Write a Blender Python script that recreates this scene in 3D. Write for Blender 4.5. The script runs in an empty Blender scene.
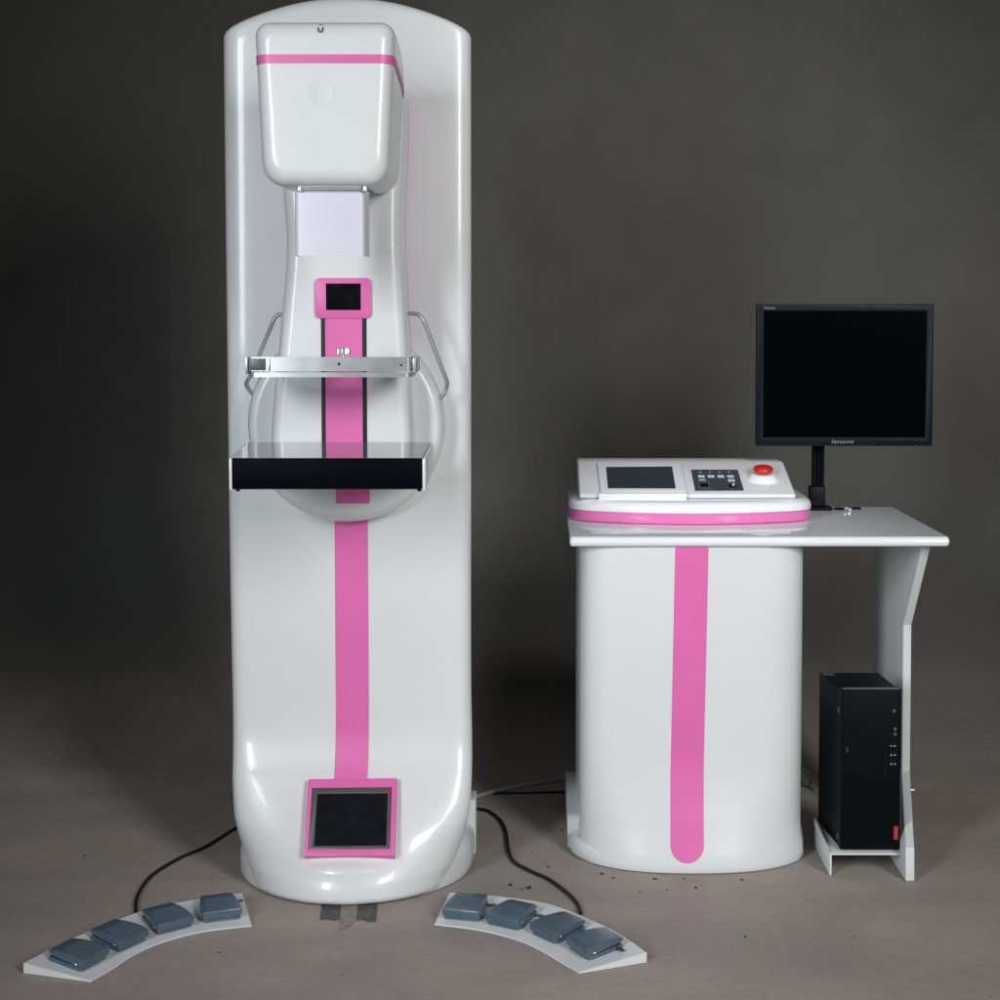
import bpy, bmesh, math, random
from mathutils import Vector, Matrix
random.seed(7)
SC = bpy.context.scene
COL = SC.collection
PI = math.pi

# ------------------------------------------------------------------ camera frame
CAM_H, F, PPX, HOR, PITCH = 1.234, 1633.0, 540.0, 319.0, math.radians(3.0)
CY = HOR + F*math.tan(PITCH)
def ray(px, py):
    u = (px-PPX)/F; v = -(py-CY)/F
    c, s = math.cos(PITCH), math.sin(PITCH)
    return Vector((u, c+v*s, -s+v*c))
def at(px, py, Y):
    d = ray(px, py); t = Y/d.y
    return Vector((d.x*t, Y, CAM_H+d.z*t))
def on_z(px, py, z=0.0):
    d = ray(px, py); t = (z-CAM_H)/d.z
    return Vector((d.x*t, d.y*t, z))
def on_plane(px, py, P, N):
    d = ray(px, py); o = Vector((0, 0, CAM_H))
    t = (P-o).dot(N)/d.dot(N)
    return o+d*t

# ------------------------------------------------------------------ materials
def nodes(name):
    m = bpy.data.materials.new(name); m.use_nodes = True
    nt = m.node_tree
    return m, nt, nt.nodes['Principled BSDF']
def mat(name, col, rough=.4, metal=0, coat=0, ior=1.5, var=0.0, vscale=30, bump=0.0, bscale=200, rvar=0.0, trans=0.0, coatr=.05, spec=.5):
    m, nt, b = nodes(name)
    b.inputs['Base Color'].default_value = (*col, 1)
    b.inputs['Roughness'].default_value = rough
    b.inputs['Metallic'].default_value = metal
    b.inputs['IOR'].default_value = ior
    b.inputs['Specular IOR Level'].default_value = spec
    b.inputs['Coat Weight'].default_value = coat
    b.inputs['Coat Roughness'].default_value = coatr
    b.inputs['Transmission Weight'].default_value = trans
    tc = nt.nodes.new('ShaderNodeTexCoord')
    if var or rvar:
        n = nt.nodes.new('ShaderNodeTexNoise'); n.inputs['Scale'].default_value = vscale
        n.inputs['Detail'].default_value = 6
        nt.links.new(tc.outputs['Object'], n.inputs['Vector'])
        if var:
            r = nt.nodes.new('ShaderNodeValToRGB')
            r.color_ramp.elements[0].position = .3; r.color_ramp.elements[1].position = .7
            r.color_ramp.elements[0].color = (*[c*(1-var) for c in col], 1)
            r.color_ramp.elements[1].color = (*[min(1, c*(1+var)) for c in col], 1)
            nt.links.new(n.outputs['Fac'], r.inputs['Fac']); nt.links.new(r.outputs['Color'], b.inputs['Base Color'])
        if rvar:
            mr = nt.nodes.new('ShaderNodeMapRange')
            mr.inputs['From Min'].default_value = .3; mr.inputs['From Max'].default_value = .7
            mr.inputs['To Min'].default_value = max(.01, rough-rvar); mr.inputs['To Max'].default_value = rough+rvar
            nt.links.new(n.outputs['Fac'], mr.inputs['Value']); nt.links.new(mr.outputs['Result'], b.inputs['Roughness'])
    if bump:
        n2 = nt.nodes.new('ShaderNodeTexNoise'); n2.inputs['Scale'].default_value = bscale
        nt.links.new(tc.outputs['Object'], n2.inputs['Vector'])
        bp = nt.nodes.new('ShaderNodeBump'); bp.inputs['Strength'].default_value = bump; bp.inputs['Distance'].default_value = .002
        nt.links.new(n2.outputs['Fac'], bp.inputs['Height']); nt.links.new(bp.outputs['Normal'], b.inputs['Normal'])
    return m
M = {}
M['white'] = mat('gloss_white_shell', (.755, .785, .798), .33, coat=.28, rvar=.05, var=.012, vscale=3, bump=.03, bscale=9, coatr=.06)
M['desk_white'] = mat('desk_white_paint', (.89, .93, .97), .045, var=.012, vscale=4, ior=1.6)
M['panel_white'] = mat('panel_white_laminate', (.72, .75, .76), .4, var=.02, vscale=6)
M['console'] = mat('console_white_plastic', (.77, .79, .84), .35, coat=.3, var=.015, vscale=10)
M['pink'] = mat('pink_vinyl', (.78, .155, .46), .4, var=.03, vscale=8, bump=.02, bscale=60)
M['pink_gloss'] = mat('pink_gloss_band', (.82, .19, .50), .22, coat=.5, var=.02, vscale=10)
M['black_panel'] = mat('black_front_film', (.0018, .003, .005), .5, var=.1, vscale=40, spec=.03)
M['screen'] = mat('dark_screen_glass', (.004, .005, .007), .12, var=.3, vscale=30, rvar=.05)
M['screen_matte'] = mat('matte_lcd_screen', (.0012, .0016, .0024), .10, spec=.1)
M['base_screen'] = mat('smudged_matte_screen', (.004, .005, .008), .5, var=.5, vscale=55, spec=.12)
M['touch'] = mat('grey_touch_screen', (.030, .044, .054), .25, var=.03, vscale=20)
M['bezel'] = mat('dark_bezel_plastic', (.004, .0075, .0140), .45, spec=.14, bump=.05, bscale=900)
M['grey_bezel'] = mat('grey_metal_bezel', (.11, .113, .117), .4, metal=.3, var=.06, vscale=40)
M['black'] = mat('black_plastic', (.0025, .0032, .005), .4, var=.1, vscale=30, spec=.1)
M['black_matte'] = mat('black_case_paint', (.003, .0038, .0055), .5, spec=.12, bump=.08, bscale=700)
M['steel'] = mat('brushed_steel', (.52, .55, .575), .32, metal=.6, var=.02, vscale=25, rvar=.04)
M['chrome'] = mat('chrome', (.80, .81, .82), .28, metal=.8)
M['tube'] = mat('grey_tube_paint', (.36, .385, .42), .35, metal=.3)
M['shield'] = mat('milky_plastic', (.70, .70, .82), .35, var=.01)
M['tray_top'] = mat('dark_glossy_tray_film', (.10, .125, .145), .05, coat=.4, ior=1.5, rvar=.02, vscale=30, coatr=.02)
M['guide'] = mat('black_guide_strip', (.006, .007, .012), .35)
M['pedal'] = mat('blue_grey_cast_paint', (.080, .128, .172), .36, var=.07, vscale=25, bump=.12, bscale=260, coat=.15)
M['pedal_dark'] = mat('dark_pedal_base', (.03, .045, .065), .5)
M['cable_black'] = mat('black_cable_rubber', (.008, .008, .009), .5)
M['cable_grey'] = mat('grey_cable_sheath', (.42, .44, .46), .5)
M['red'] = mat('red_button_plastic', (.62, .02, .02), .28, coat=.4)
M['red_flat'] = mat('red_badge', (.45, .012, .02), .4)
M['keypad'] = mat('slate_key_panel', (.045, .062, .085), .45)
M['key_mark'] = mat('pale_key_print', (.60, .64, .74), .5)
M['letter'] = mat('silver_lettering', (.22, .235, .25), .4)
M['green'] = mat('green_indicator', (.1, .5, .2), .3)
M['tape'] = mat('dark_worn_tape', (.095, .091, .086), .6, var=.4, vscale=60)
M['tape_pale'] = mat('pale_worn_tape', (.28, .27, .255), .6, var=.25, vscale=50)
M['clear'] = mat('clear_plastic', (.95, .97, .98), .05, trans=1.0, ior=1.45)
M['debris'] = mat('dark_debris', (.02, .02, .02), .8)

CLOTH0, CLOTH1 = (.070, .071, .067), (.081, .079, .072)
def floor_mat(cloth=False):
    m, nt, b = nodes('floor_to_backdrop_sweep' if cloth else 'worn_concrete_floor'); N, L = nt.nodes, nt.links
    tc = N.new('ShaderNodeTexCoord')
    def noise(s, d=8, dist=0):
        n = N.new('ShaderNodeTexNoise'); n.inputs['Scale'].default_value = s; n.inputs['Detail'].default_value = d
        n.inputs['Distortion'].default_value = dist
        L.new(tc.outputs['Object'], n.inputs['Vector']); return n
    def ramp(src, p0, p1, c0, c1):
        r = N.new('ShaderNodeValToRGB'); e = r.color_ramp.elements
        e[0].position, e[1].position = p0, p1; e[0].color = (*c0, 1); e[1].color = (*c1, 1)
        L.new(src, r.inputs['Fac']); return r
    def mix(a, bb, fac, mode='MULTIPLY'):
        x = N.new('ShaderNodeMixRGB'); x.blend_type = mode
        if isinstance(fac, float): x.inputs['Fac'].default_value = fac
        else: L.new(fac, x.inputs['Fac'])
        L.new(a, x.inputs['Color1'])
        if isinstance(bb, tuple): x.inputs['Color2'].default_value = (*bb, 1)
        else: L.new(bb, x.inputs['Color2'])
        return x
    base = ramp(noise(1.6, 6, .4).outputs['Fac'], .3, .72, (.335, .300, .275), (.430, .378, .340))
    pinkish = mix(base.outputs['Color'], (.385, .315, .285), ramp(noise(3.1, 5, .8).outputs['Fac'], .55, .75, (0, 0, 0), (.22, .22, .22)).outputs['Color'], 'MIX')
    fine = mix(pinkish.outputs['Color'], ramp(noise(45, 8).outputs['Fac'], .25, .75, (.90, .90, .90), (1.05, 1.05, 1.05)).outputs['Color'], 1.0)
    # smears
    mp = N.new('ShaderNodeMapping'); mp.inputs['Scale'].default_value = (.8, 1.3, 1); L.new(tc.outputs['Object'], mp.inputs['Vector'])
    sm = noise(2.2, 4, 1.2); L.new(mp.outputs['Vector'], sm.inputs['Vector'])
    smear = mix(fine.outputs['Color'], ramp(sm.outputs['Fac'], .3, .62, (.86, .87, .88), (1.05, 1.04, 1.03)).outputs['Color'], 1.0)
    # hairline cracks
    vo = N.new('ShaderNodeTexVoronoi'); vo.feature = 'DISTANCE_TO_EDGE'; vo.inputs['Scale'].default_value = 2.3
    wn = noise(6, 4)
    ad = N.new('ShaderNodeMixRGB'); ad.blend_type = 'ADD'; ad.inputs['Fac'].default_value = .22
    L.new(tc.outputs['Object'], ad.inputs['Color1']); L.new(wn.outputs['Color'], ad.inputs['Color2'])
    L.new(ad.outputs['Color'], vo.inputs['Vector'])
    cm = ramp(vo.outputs['Distance'], 0.0, .006, (.76, .74, .72), (1, 1, 1))
    gate = ramp(noise(1.1, 2).outputs['Fac'], .52, .62, (0, 0, 0), (1, 1, 1))
    crack = mix(smear.outputs['Color'], cm.outputs['Color'], gate.outputs['Color'])
    # dark specks
    v2 = N.new('ShaderNodeTexVoronoi'); v2.inputs['Scale'].default_value = 17; L.new(tc.outputs['Object'], v2.inputs['Vector'])
    sp = ramp(v2.outputs['Distance'], .035, .06, (.35, .34, .33), (1, 1, 1))
    g2 = ramp(noise(7, 2).outputs['Fac'], .56, .6, (0, 0, 0), (1, 1, 1))
    fin = mix(crack.outputs['Color'], sp.outputs['Color'], g2.outputs['Color'])
    if cloth:
        # plain grey studio cloth, blended from the floor colour to soften the seam
        cl = ramp(noise(.8, 4, .3).outputs['Fac'], .3, .7, CLOTH0, CLOTH1)
        cf = mix(cl.outputs['Color'], ramp(noise(16, 6).outputs['Fac'], .3, .7, (.97, .97, .97), (1.03, 1.03, 1.03)).outputs['Color'], 1.0)
        sx = N.new('ShaderNodeSeparateXYZ'); L.new(tc.outputs['Object'], sx.inputs['Vector'])
        ma_ = N.new('ShaderNodeMath'); ma_.operation = 'MULTIPLY_ADD'; ma_.inputs[1].default_value = .3
        L.new(noise(2.2, 6).outputs['Fac'], ma_.inputs[0]); L.new(sx.outputs['Y'], ma_.inputs[2])
        mr = N.new('ShaderNodeMapRange'); mr.interpolation_type = 'SMOOTHSTEP'; mr.inputs['From Min'].default_value = 4.45; mr.inputs['From Max'].default_value = 5.25
        L.new(ma_.outputs['Value'], mr.inputs['Value'])
        fin = mix(fin.outputs['Color'], cf.outputs['Color'], mr.outputs['Result'], 'MIX')
    L.new(fin.outputs['Color'], b.inputs['Base Color'])
    rr = N.new('ShaderNodeMapRange'); rr.inputs['To Min'].default_value = .6 if cloth else .5; rr.inputs['To Max'].default_value = .85 if cloth else .8
    L.new(noise(5).outputs['Fac'], rr.inputs['Value']); L.new(rr.outputs['Result'], b.inputs['Roughness'])
    bp = N.new('ShaderNodeBump'); bp.inputs['Strength'].default_value = .05 if cloth else .07; bp.inputs['Distance'].default_value = .004
    L.new(noise(60, 8).outputs['Fac'], bp.inputs['Height']); L.new(bp.outputs['Normal'], b.inputs['Normal'])
    return m
M['floor'] = floor_mat()
M['backdrop'] = floor_mat(True)

# ------------------------------------------------------------------ mesh helpers
ORG = {}
def org(o):
    return ORG.get(o.name, Vector((0, 0, 0))) if o else Vector((0, 0, 0))
def thing(name, label, cat, loc, group=None):
    o = bpy.data.objects.new(name, None); COL.objects.link(o)
    o.location = loc; o.empty_display_size = .1
    o['label'] = label; o['category'] = cat
    if group: o['group'] = group
    ORG[o.name] = Vector(loc); return o
def tag(o, label, cat, group=None):
    o['label'] = label; o['category'] = cat
    if group: o['group'] = group
    return o
def mk(name, verts, faces, m, parent=None, angle=40, bevel=0, seg=3, local=False):
    me = bpy.data.meshes.new(name)
    o0 = Vector((0, 0, 0)) if local else org(parent)
    bm = bmesh.new()
    vs = [bm.verts.new(Vector(v)-o0) for v in verts]
    for f in faces:
        try: bm.faces.new([vs[i] for i in f])
        except ValueError: pass
    bmesh.ops.recalc_face_normals(bm, faces=bm.faces)
    if bevel:
        es = [e for e in bm.edges if len(e.link_faces) == 2 and e.calc_face_angle() > math.radians(25)]
        bmesh.ops.bevel(bm, geom=es, offset=bevel, segments=seg, profile=.5, affect='EDGES', clamp_overlap=True)
    bm.to_mesh(me); bm.free()
    me.polygons.foreach_set('use_smooth', [True]*len(me.polygons))
    me.set_sharp_from_angle(angle=math.radians(angle))
    me.materials.append(m)
    o = bpy.data.objects.new(name, me); COL.objects.link(o)
    if parent:
        o.parent = parent; ORG[o.name] = org(parent)
    return o
class MB:
    def __init__(s): s.v = []; s.f = []
    def add(s, v, f):
        k = len(s.v); s.v += [Vector(x) for x in v]; s.f += [[i+k for i in q] for q in f]; return s
    def box(s, a, b):
        (x0, y0, z0), (x1, y1, z1) = a, b
        return s.add([(x0, y0, z0), (x1, y0, z0), (x1, y1, z0), (x0, y1, z0), (x0, y0, z1), (x1, y0, z1), (x1, y1, z1), (x0, y1, z1)],
                     [(0, 3, 2, 1), (4, 5, 6, 7), (0, 1, 5, 4), (1, 2, 6, 5), (2, 3, 7, 6), (3, 0, 4, 7)])
    def loft(s, rings, cap=True, closed=True):
        v, f = loft(rings, cap, closed); return s.add(v, f)
    def build(s, name, m, parent=None, **k): return mk(name, s.v, s.f, m, parent, **k)
def loft(rings, cap=True, closed=True):
    n = len(rings[0]); v = [p for r in rings for p in r]; f = []
    for j in range(len(rings)-1):
        for i in range(n if closed else n-1):
            a = j*n+i; b = j*n+(i+1) % n
            f.append((a, b, b+n, a+n))
    if cap:
        f.append(tuple(range(n))); f.append(tuple(range((len(rings)-1)*n, len(rings)*n)))
    return v, f
def rr2(x0, x1, y0, y1, r, seg=6, rb=None):
    """rounded rectangle, corner order (x1,y1) (x0,y1) (x0,y0) (x1,y0); rb = radius of the two y0 corners"""
    rb = r if rb is None else rb
    out = []
    for (cx, cy, a, q) in ((x1, y1, 0, r), (x0, y1, 90, r), (x0, y0, 180, rb), (x1, y0, 270, rb)):
        sx = -1 if cx == x1 else 1; sy = -1 if cy == y1 else 1
        for i in range(seg+1):
            t = math.radians(a+90*i/seg)
            out.append((cx+sx*q+q*math.cos(t), cy+sy*q+q*math.sin(t)))
    return out
def catmull(pts, sub=8):
    P = [Vector(p) for p in pts]; out = []
    for i in range(len(P)-1):
        p0 = P[max(i-1, 0)]; p1 = P[i]; p2 = P[i+1]; p3 = P[min(i+2, len(P)-1)]
        for k in range(sub):
            t = k/sub
            out.append(.5*((2*p1)+(-p0+p2)*t+(2*p0-5*p1+4*p2-p3)*t*t+(-p0+3*p1-3*p2+p3)*t**3))
    return out+[P[-1]]
def tube(pts, r, seg=10):
    rings = []; n = len(pts); up = None
    for i, p in enumerate(pts):
        t = (pts[min(i+1, n-1)]-pts[max(i-1, 0)]).normalized()
        if up is None: up = t.orthogonal().normalized()
        up = (up-t*up.dot(t)).normalized(); s = t.cross(up)
        rings.append([p+r*(math.cos(a)*up+math.sin(a)*s) for a in [2*PI*k/seg for k in range(seg)]])
    return loft(rings)
def lathe(c, axis, prof, seg=48):
    """prof: (radius, distance along axis)"""
    ax = Vector(axis).normalized(); u = ax.orthogonal().normalized(); w = ax.cross(u); c = Vector(c)
    rings = [[c+ax*h+r*(math.cos(2*PI*k/seg)*u+math.sin(2*PI*k/seg)*w) for k in range(seg)] for r, h in prof]
    return loft(rings)
def lerp(a, b, t): return a+(b-a)*t
def interp(tab, x):
    if x <= tab[0][0]: return tab[0][1:]
    for p, q in zip(tab, tab[1:]):
        if x <= q[0]:
            t = (x-p[0])/(q[0]-p[0]); t = t*t*(3-2*t) if False else t
            return [lerp(a, b, t) for a, b in zip(p[1:], q[1:])]
    return tab[-1][1:]
def text(body, name, size, m, parent, mw, align='CENTER', ext=.0003):
    cu = bpy.data.curves.new(name+'_curve', 'FONT'); cu.body = body; cu.size = size; cu.align_x = align; cu.align_y = 'CENTER'
    cu.extrude = ext; cu.resolution_u = 3
    o = bpy.data.objects.new(name+'_src', cu); COL.objects.link(o)
    bpy.context.view_layer.update()
    me = bpy.data.meshes.new_from_object(o.evaluated_get(bpy.context.evaluated_depsgraph_get()))
    bpy.data.objects.remove(o); bpy.data.curves.remove(cu)
    me.name = name
    me.transform(Matrix.Translation(-org(parent)) @ mw)
    me.materials.clear(); me.materials.append(m)
    t = bpy.data.objects.new(name, me); COL.objects.link(t); t.parent = parent; ORG[t.name] = org(parent)
    return t
def frame_m(o, x, y):
    x = Vector(x).normalized(); z = x.cross(Vector(y)).normalized(); y = z.cross(x)
    m = Matrix((x, y, z)).transposed().to_4x4(); m.translation = Vector(o); return m

# ------------------------------------------------------------------ setting
fl = mk('floor', [(-5, -1.5, 0), (5, -1.5, 0), (5, 5.3, 0), (-5, 5.3, 0)], [(0, 1, 2, 3)], M['floor']); fl['kind'] = 'structure'
prof = [(4.20, .0006), (4.30, .0012)]
for i in range(0, 25):
    a = i/24*PI/2; prof.append((4.40+.80*math.sin(a), .005+.80*(1-math.cos(a))))
prof.append((5.20, 3.3))
v = []; f = []
XS = [-5+10*i/40 for i in range(41)]
for x in XS:
    for k, (y, z) in enumerate(prof): v.append((x, y+(.012*math.sin(x*5.1)+.01*math.sin(x*2.3+1))*min(1, z), z))
n = len(prof)
for i in range(40):
    for k in range(n-1): f.append((i*n+k, (i+1)*n+k, (i+1)*n+k+1, i*n+k+1))
bd = mk('backdrop', v, f, M['backdrop'], angle=80); bd['kind'] = 'structure'

# ------------------------------------------------------------------ mammography machine
XL = at(231, 400, 3.61).x; XR = at(472.5, 400, 3.69).x
X0 = (XL+XR)/2; HW = (XR-XL)/2
XS_ = at(352, 640, 3.55).x            # stripe axis
mach = thing('mammography_machine', 'tall white column x-ray machine with pink stripe, tube head and black fronted tray', 'medical machine', (X0, 3.6, 0))
# z, half width, face Y, n, m
# rows: z, half width, face Y, exponent of the flat face, depth of the rolled edge
SH = [(0.003, .196, 3.378, 6, .030, 2.3), (.007, .202, 3.366, 6, .032, 2.3), (.015, .207, 3.361, 6, .034, 2.3), (.035, .216, 3.364, 6.5, .038, 2.2), (.055, .2275, 3.372, 7, .040, 2.0), (.08, .238, 3.394, 8, .042, 1.7),
      (.11, .2485, 3.420, 9, .041, 1.1), (.15, .2565, 3.454, 11, .040, .5), (.19, .2610, 3.486, 13, .038, .18), (.23, .2635, 3.510, 14, .036, .04), (.27, .2645, 3.532, 15, .036, 0),
      (.32, .265, 3.546, 16, .036, 0), (.40, HW-.001, 3.551, 17, .036, 0), (.8, HW+.001, 3.55, 17, .036, 0), (1.2, HW+.002, 3.55, 17, .036, 0), (1.835, HW+.003, 3.55, 17, .036, 0)]
def shell_cx(z): return X0+interp([(0, .003), (.05, .005), (.12, .0055), (.19, .006), (.30, .003), (.42, .001), (.6, 0)], z)[0]
YS, YB = 3.61, 3.70
Z_EDGE = at(228, 31, 3.62).z; Z_TOP = at(350, -1, 3.58).z
SH[-1] = (Z_EDGE-.025,)+SH[-1][1:]
def shell_y(x, z):
    w, yf, n_, dd, kk = interp(SH, z)
    u = min(.9999, abs((x-shell_cx(z))/w))
    return yf+kk*(u*w)**2+dd*(1-(1-u**n_)**.5)
NU = 90
def shell_ring(z, inset=0.0, dz=0.0):
    w, yf, n_, dd, kk = interp(SH, z); pts = []
    for i in range(NU+1):
        u = math.sin(PI/2*(2*i/NU-1)); au = min(1, abs(u))
        y = yf+kk*(au*w)**2+dd*(1-max(0, 1-au**n_)**.5)
        k = max(0, (z-1.3)/(Z_EDGE-.025-1.3)); lift = (Z_TOP-Z_EDGE)*(1-au*au)*k*k*(3-2*k)
        ww = w-inset
        pts.append(Vector((shell_cx(z)+ww*u, min(y+inset, YS+.04), z+lift+dz)))
    k = max(0, (z-1.3)/(Z_EDGE-.025-1.3)); 
    pts.append(Vector((shell_cx(z)+(w-inset)*.98, YB-inset, z+dz)))
    for i in range(1, 12):
        u = 1-2*i/12; lift = (Z_TOP-Z_EDGE)*(1-u*u)*k*k*(3-2*k)
        pts.append(Vector((shell_cx(z)+(w-inset)*.98*u, YB+.02-inset, z+lift+dz)))
    pts.append(Vector((shell_cx(z)-(w-inset)*.98, YB-inset, z+dz)))
    return pts
zs = [s[0] for s in SH]
fine = sorted(set([round(z, 4) for z in zs[:-1]] + [.02, .045, .08, .13, .19, .245, .295, .36, .5, .65, 1.0, 1.3, 1.4, 1.5, 1.6, 1.7, 1.8]))
zt = SH[-1][0]
fine = [z for z in fine if z < zt-.01]+[zt]
rings = [shell_ring(z) for z in fine]
for i in range(1, 8):
    a = i/7*PI/2; rings.append(shell_ring(zt, .026*(1-math.cos(a)), .026*math.sin(a)))
v, f = loft(rings)
column = mk('column', v, f, M['white'], mach, angle=60)
# skirt at the foot of the column
SKX = X0+.0055
def skirt_ring(z, ins):
    pts = []; w = .2598-ins
    for i in range(61):
        u = math.sin(PI/2*(2*i/60-1)); au = abs(u)
        pts.append(Vector((SKX+w*u, 3.378+ins+2.3*(w*au)**2+.09*(1-max(0, 1-au**9)**.5), z)))
    pts += [Vector((SKX+w+.004, 3.72, z)), Vector((SKX-w-.002, 3.72, z))]
    return pts
v, f = loft([skirt_ring(.002, .006), skirt_ring(.012, 0), skirt_ring(.05, 0), skirt_ring(.068, .004), skirt_ring(.080, .012), skirt_ring(.088, .024), skirt_ring(.092, .040)])
mk('base_skirt', v, f, M['white'], mach, angle=60)
xr = at(476.3, 840, 3.74).x
MB().box((xr-.5, 3.70, .002), (xr, 3.78, .13)).build('base_plate', M['white'], mach, bevel=.004)
# pink stripe following the column face
sw = 16.6*3.55/F
v = []; f = []
zz = [.2+(1.0-.2)*i/40 for i in range(41)]
for z in zz:
    for sx in (-1, 0, 1): v.append((XS_+sx*sw, shell_y(XS_+sx*sw, z)-.0015, z))
for i in range(40):
    for k in range(2): f.append((i*3+k, i*3+k+1, i*3+k+4, i*3+k+3))
mk('pink_stripe', v, f, M['pink'], mach)
# tilted base display
pa = at(308.5, 779, 3.494); pb = at(396.5, 778, 3.494); pc = at(394, 855.5, 3.395); pd = at(304, 856, 3.395)
nrm = (pb-pa).cross(pd-pa).normalized()
if nrm.y > 0: nrm = -nrm
def slab_ring(quad, k0, k1, d0, d1, inner):
    """frame ring between outer quad and inner quad"""
    return
def quad_inset(q, l, r, t, b):
    A, B, C_, D = q
    def P(u, w): return (A.lerp(B, u)).lerp(D.lerp(C_, u), w)
    return [P(l, t), P(1-r, t), P(1-r, 1-b), P(l, 1-b)]
def ring_frame(name, qo, qi, nrm, front, back, m, parent, bevel=0):
    v = [p+nrm*front for p in qo]+[p+nrm*front for p in qi]+[p+nrm*back for p in qo]+[p+nrm*back for p in qi]
    f = []
    for i in range(4):
        j = (i+1) % 4
        f += [(i, j, 4+j, 4+i), (8+i, 8+j, 12+j, 12+i), (i, j, 8+j, 8+i), (4+i, 4+j, 12+j, 12+i)]
    return mk(name, v, f, m, parent, bevel=bevel, seg=2)
def slab(name, q, nrm, front, back, m, parent, bevel=0, seg=2):
    v = [p+nrm*front for p in q]+[p+nrm*back for p in q]
    return mk(name, v, [(0, 1, 2, 3), (4, 5, 6, 7)]+[(i, (i+1) % 4, 4+(i+1) % 4, 4+i) for i in range(4)], m, parent, bevel=bevel, seg=seg)
Q = [pa, pb, pc, pd]
qi = quad_inset(Q, .045, .05, .06, .085)
bdsp = ring_frame('base_display', Q, qi, nrm, .0, -.06, M['pink'], mach, bevel=.0012)
slab('upper_lip', quad_inset(Q, .045, .05, .06, .885), nrm, -.0025, -.03, M['pink'], bdsp)
q2 = quad_inset(Q, .047, .052, .117, .087)
q3 = quad_inset(Q, .105, .095, .19, .135)
ring_frame('display_frame', q2, q3, nrm, -.0035, -.03, M['grey_bezel'], bdsp, bevel=.001)
slab('screen', q3, nrm, -.0056, -.03, M['base_screen'], bdsp)
slab('film_tab', quad_inset(Q, .90, .055, .165, .785), nrm, -.0028, -.0036, M['red_flat'], bdsp)

# rotating drum
dc = at(346, 424, 3.50); dc.y = 0; DR = 99*3.5/F
profd = [(DR*.93, 3.60), (DR*.985, 3.57), (DR, 3.545)]
for i in range(1, 11):
    a = i/10*PI*.5; profd.append((DR-.022*(1-math.cos(a)), 3.510-.034*math.sin(a)))
profd += [(DR-.026, 3.4757), (DR-.030, 3.4764), (DR-.033, 3.4775), (.05, 3.4776), (.001, 3.4776)]
v, f = lathe((dc.x, 0, dc.z), (0, 1, 0), profd, 96)
drum = mk('rotating_drum', v, f, M['white'], mach, angle=50)
zb = at(352, 503.5, 3.478).z
MB().box((at(336, 500, 3.476).x, 3.4758, zb), (at(369.5, 500, 3.476).x, 3.4772, dc.z)).build('drum_stripe', M['pink'], drum)

# arm body
YF, YBK = 3.38, 3.485
BT = [(472, 271, 416), (457, 271.3, 415.8), (430, 272, 415), (400, 274, 413.5), (370, 277, 412), (340, 280, 410.5), (300, 283.5, 408), (270, 286, 406.5), (240, 287, 405.5),
      (215, 285.5, 405.5), (190, 283.5, 406), (160, 283.5, 407.5), (130, 284, 408.5), (105, 285, 408.5), (96, 288, 406.5), (90, 296, 400)]
BTS = catmull([Vector(t) for t in BT], 6)
rings = []; backr = []
for py, xl, xr_ in BTS:
    a = at(xl, py, YF+.03); b = at(xr_, py, YBK-.006)
    rings.append([Vector((x, y, a.z)) for x, y in rr2(a.x, b.x, YF, YBK, .004, 6, rb=.028)])
    backr.append([Vector((x, y, a.z)) for x, y in rr2(a.x+.002, b.x-.0005, YBK+.002, YBK+.018, .004, 3)])
v, f = loft(rings); arm = mk('arm_body', v, f, M['white'], mach, angle=50)
v, f = loft(backr[12:]); mk('pink_back_panel', v, f, M['pink'], arm, angle=50)
MB().box((dc.x-.09, YBK+.021, dc.z-.05), (dc.x+.09, 3.53, 1.50)).build('arm_mount', M['white'], mach, bevel=.01)
# guide strip, pink strip, display panel on the arm face
def face_rect(px0, px1, py0, py1, y0, y1, r=0, seg=5):
    a = at(px0, py1, YF); b = at(px1, py0, YF)
    if r: pts = rr2(a.x, b.x, a.z, b.z, r, seg)
    else: pts = [(b.x, b.z), (a.x, b.z), (a.x, a.z), (b.x, a.z)]
    return loft([[Vector((x, y0, z)) for x, z in pts], [Vector((x, y1, z)) for x, z in pts]])
v, f = face_rect(322, 366.5, 312, 468, YF-.0012, YF+.002); mk('guide_strip', v, f, M['guide'], arm)
v, f = face_rect(326.3, 362.2, 312, 468, YF-.0026, YF+.002); mk('arm_stripe', v, f, M['pink'], arm)
v, f = face_rect(315.3, 371.5, 278, 318.5, YF-.006, YF+.002, .011); dp = mk('arm_display', v, f, M['pink'], mach, bevel=.0012, seg=2)
v, f = face_rect(326.5, 361, 283.5, 310, YF-.0068, YF-.004); mk('screen', v, f, M['screen'], dp)

# tube head (lofted along Y)
hx = at(323.9, 60, 3.08)
def head_ring(y, ins, sl=0.0, k=1.0):
    cx = hx.x; zt_ = at(324, 20.5, 3.08).z-ins-sl; zb_ = at(324, 185, 3.08).z+ins
    wt = 69.4*3.08/F-ins; wb = 63.4*3.08/F-ins
    rt, rb_ = .026-ins*.3, .044-ins*.3
    pts = rr2(-1, 1, 0, 1, .1)  # placeholder for count
    base = rr2(-wt, wt, zb_, zt_, rt, 8, rb=rb_)
    out = []
    for x, z in base:
        t = (z-zb_)/(zt_-zb_); t = t*t*(3-2*t) if 0 <= t <= 1 else t
        out.append(Vector((cx+x*lerp(wb/wt, 1, min(1, t*1.25)), y, z)))
    return out
rings = []
R = .03
for i in range(0, 9):
    a = i/8*PI/2; rings.append(head_ring(3.075+R*(1-math.sin(a)) if False else 3.075+R*(1-math.sin(a)), R*(1-math.cos(PI/2-a)) if False else R*(1-math.sin(a))*0+R*(1-math.cos(a)), 0))
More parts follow.
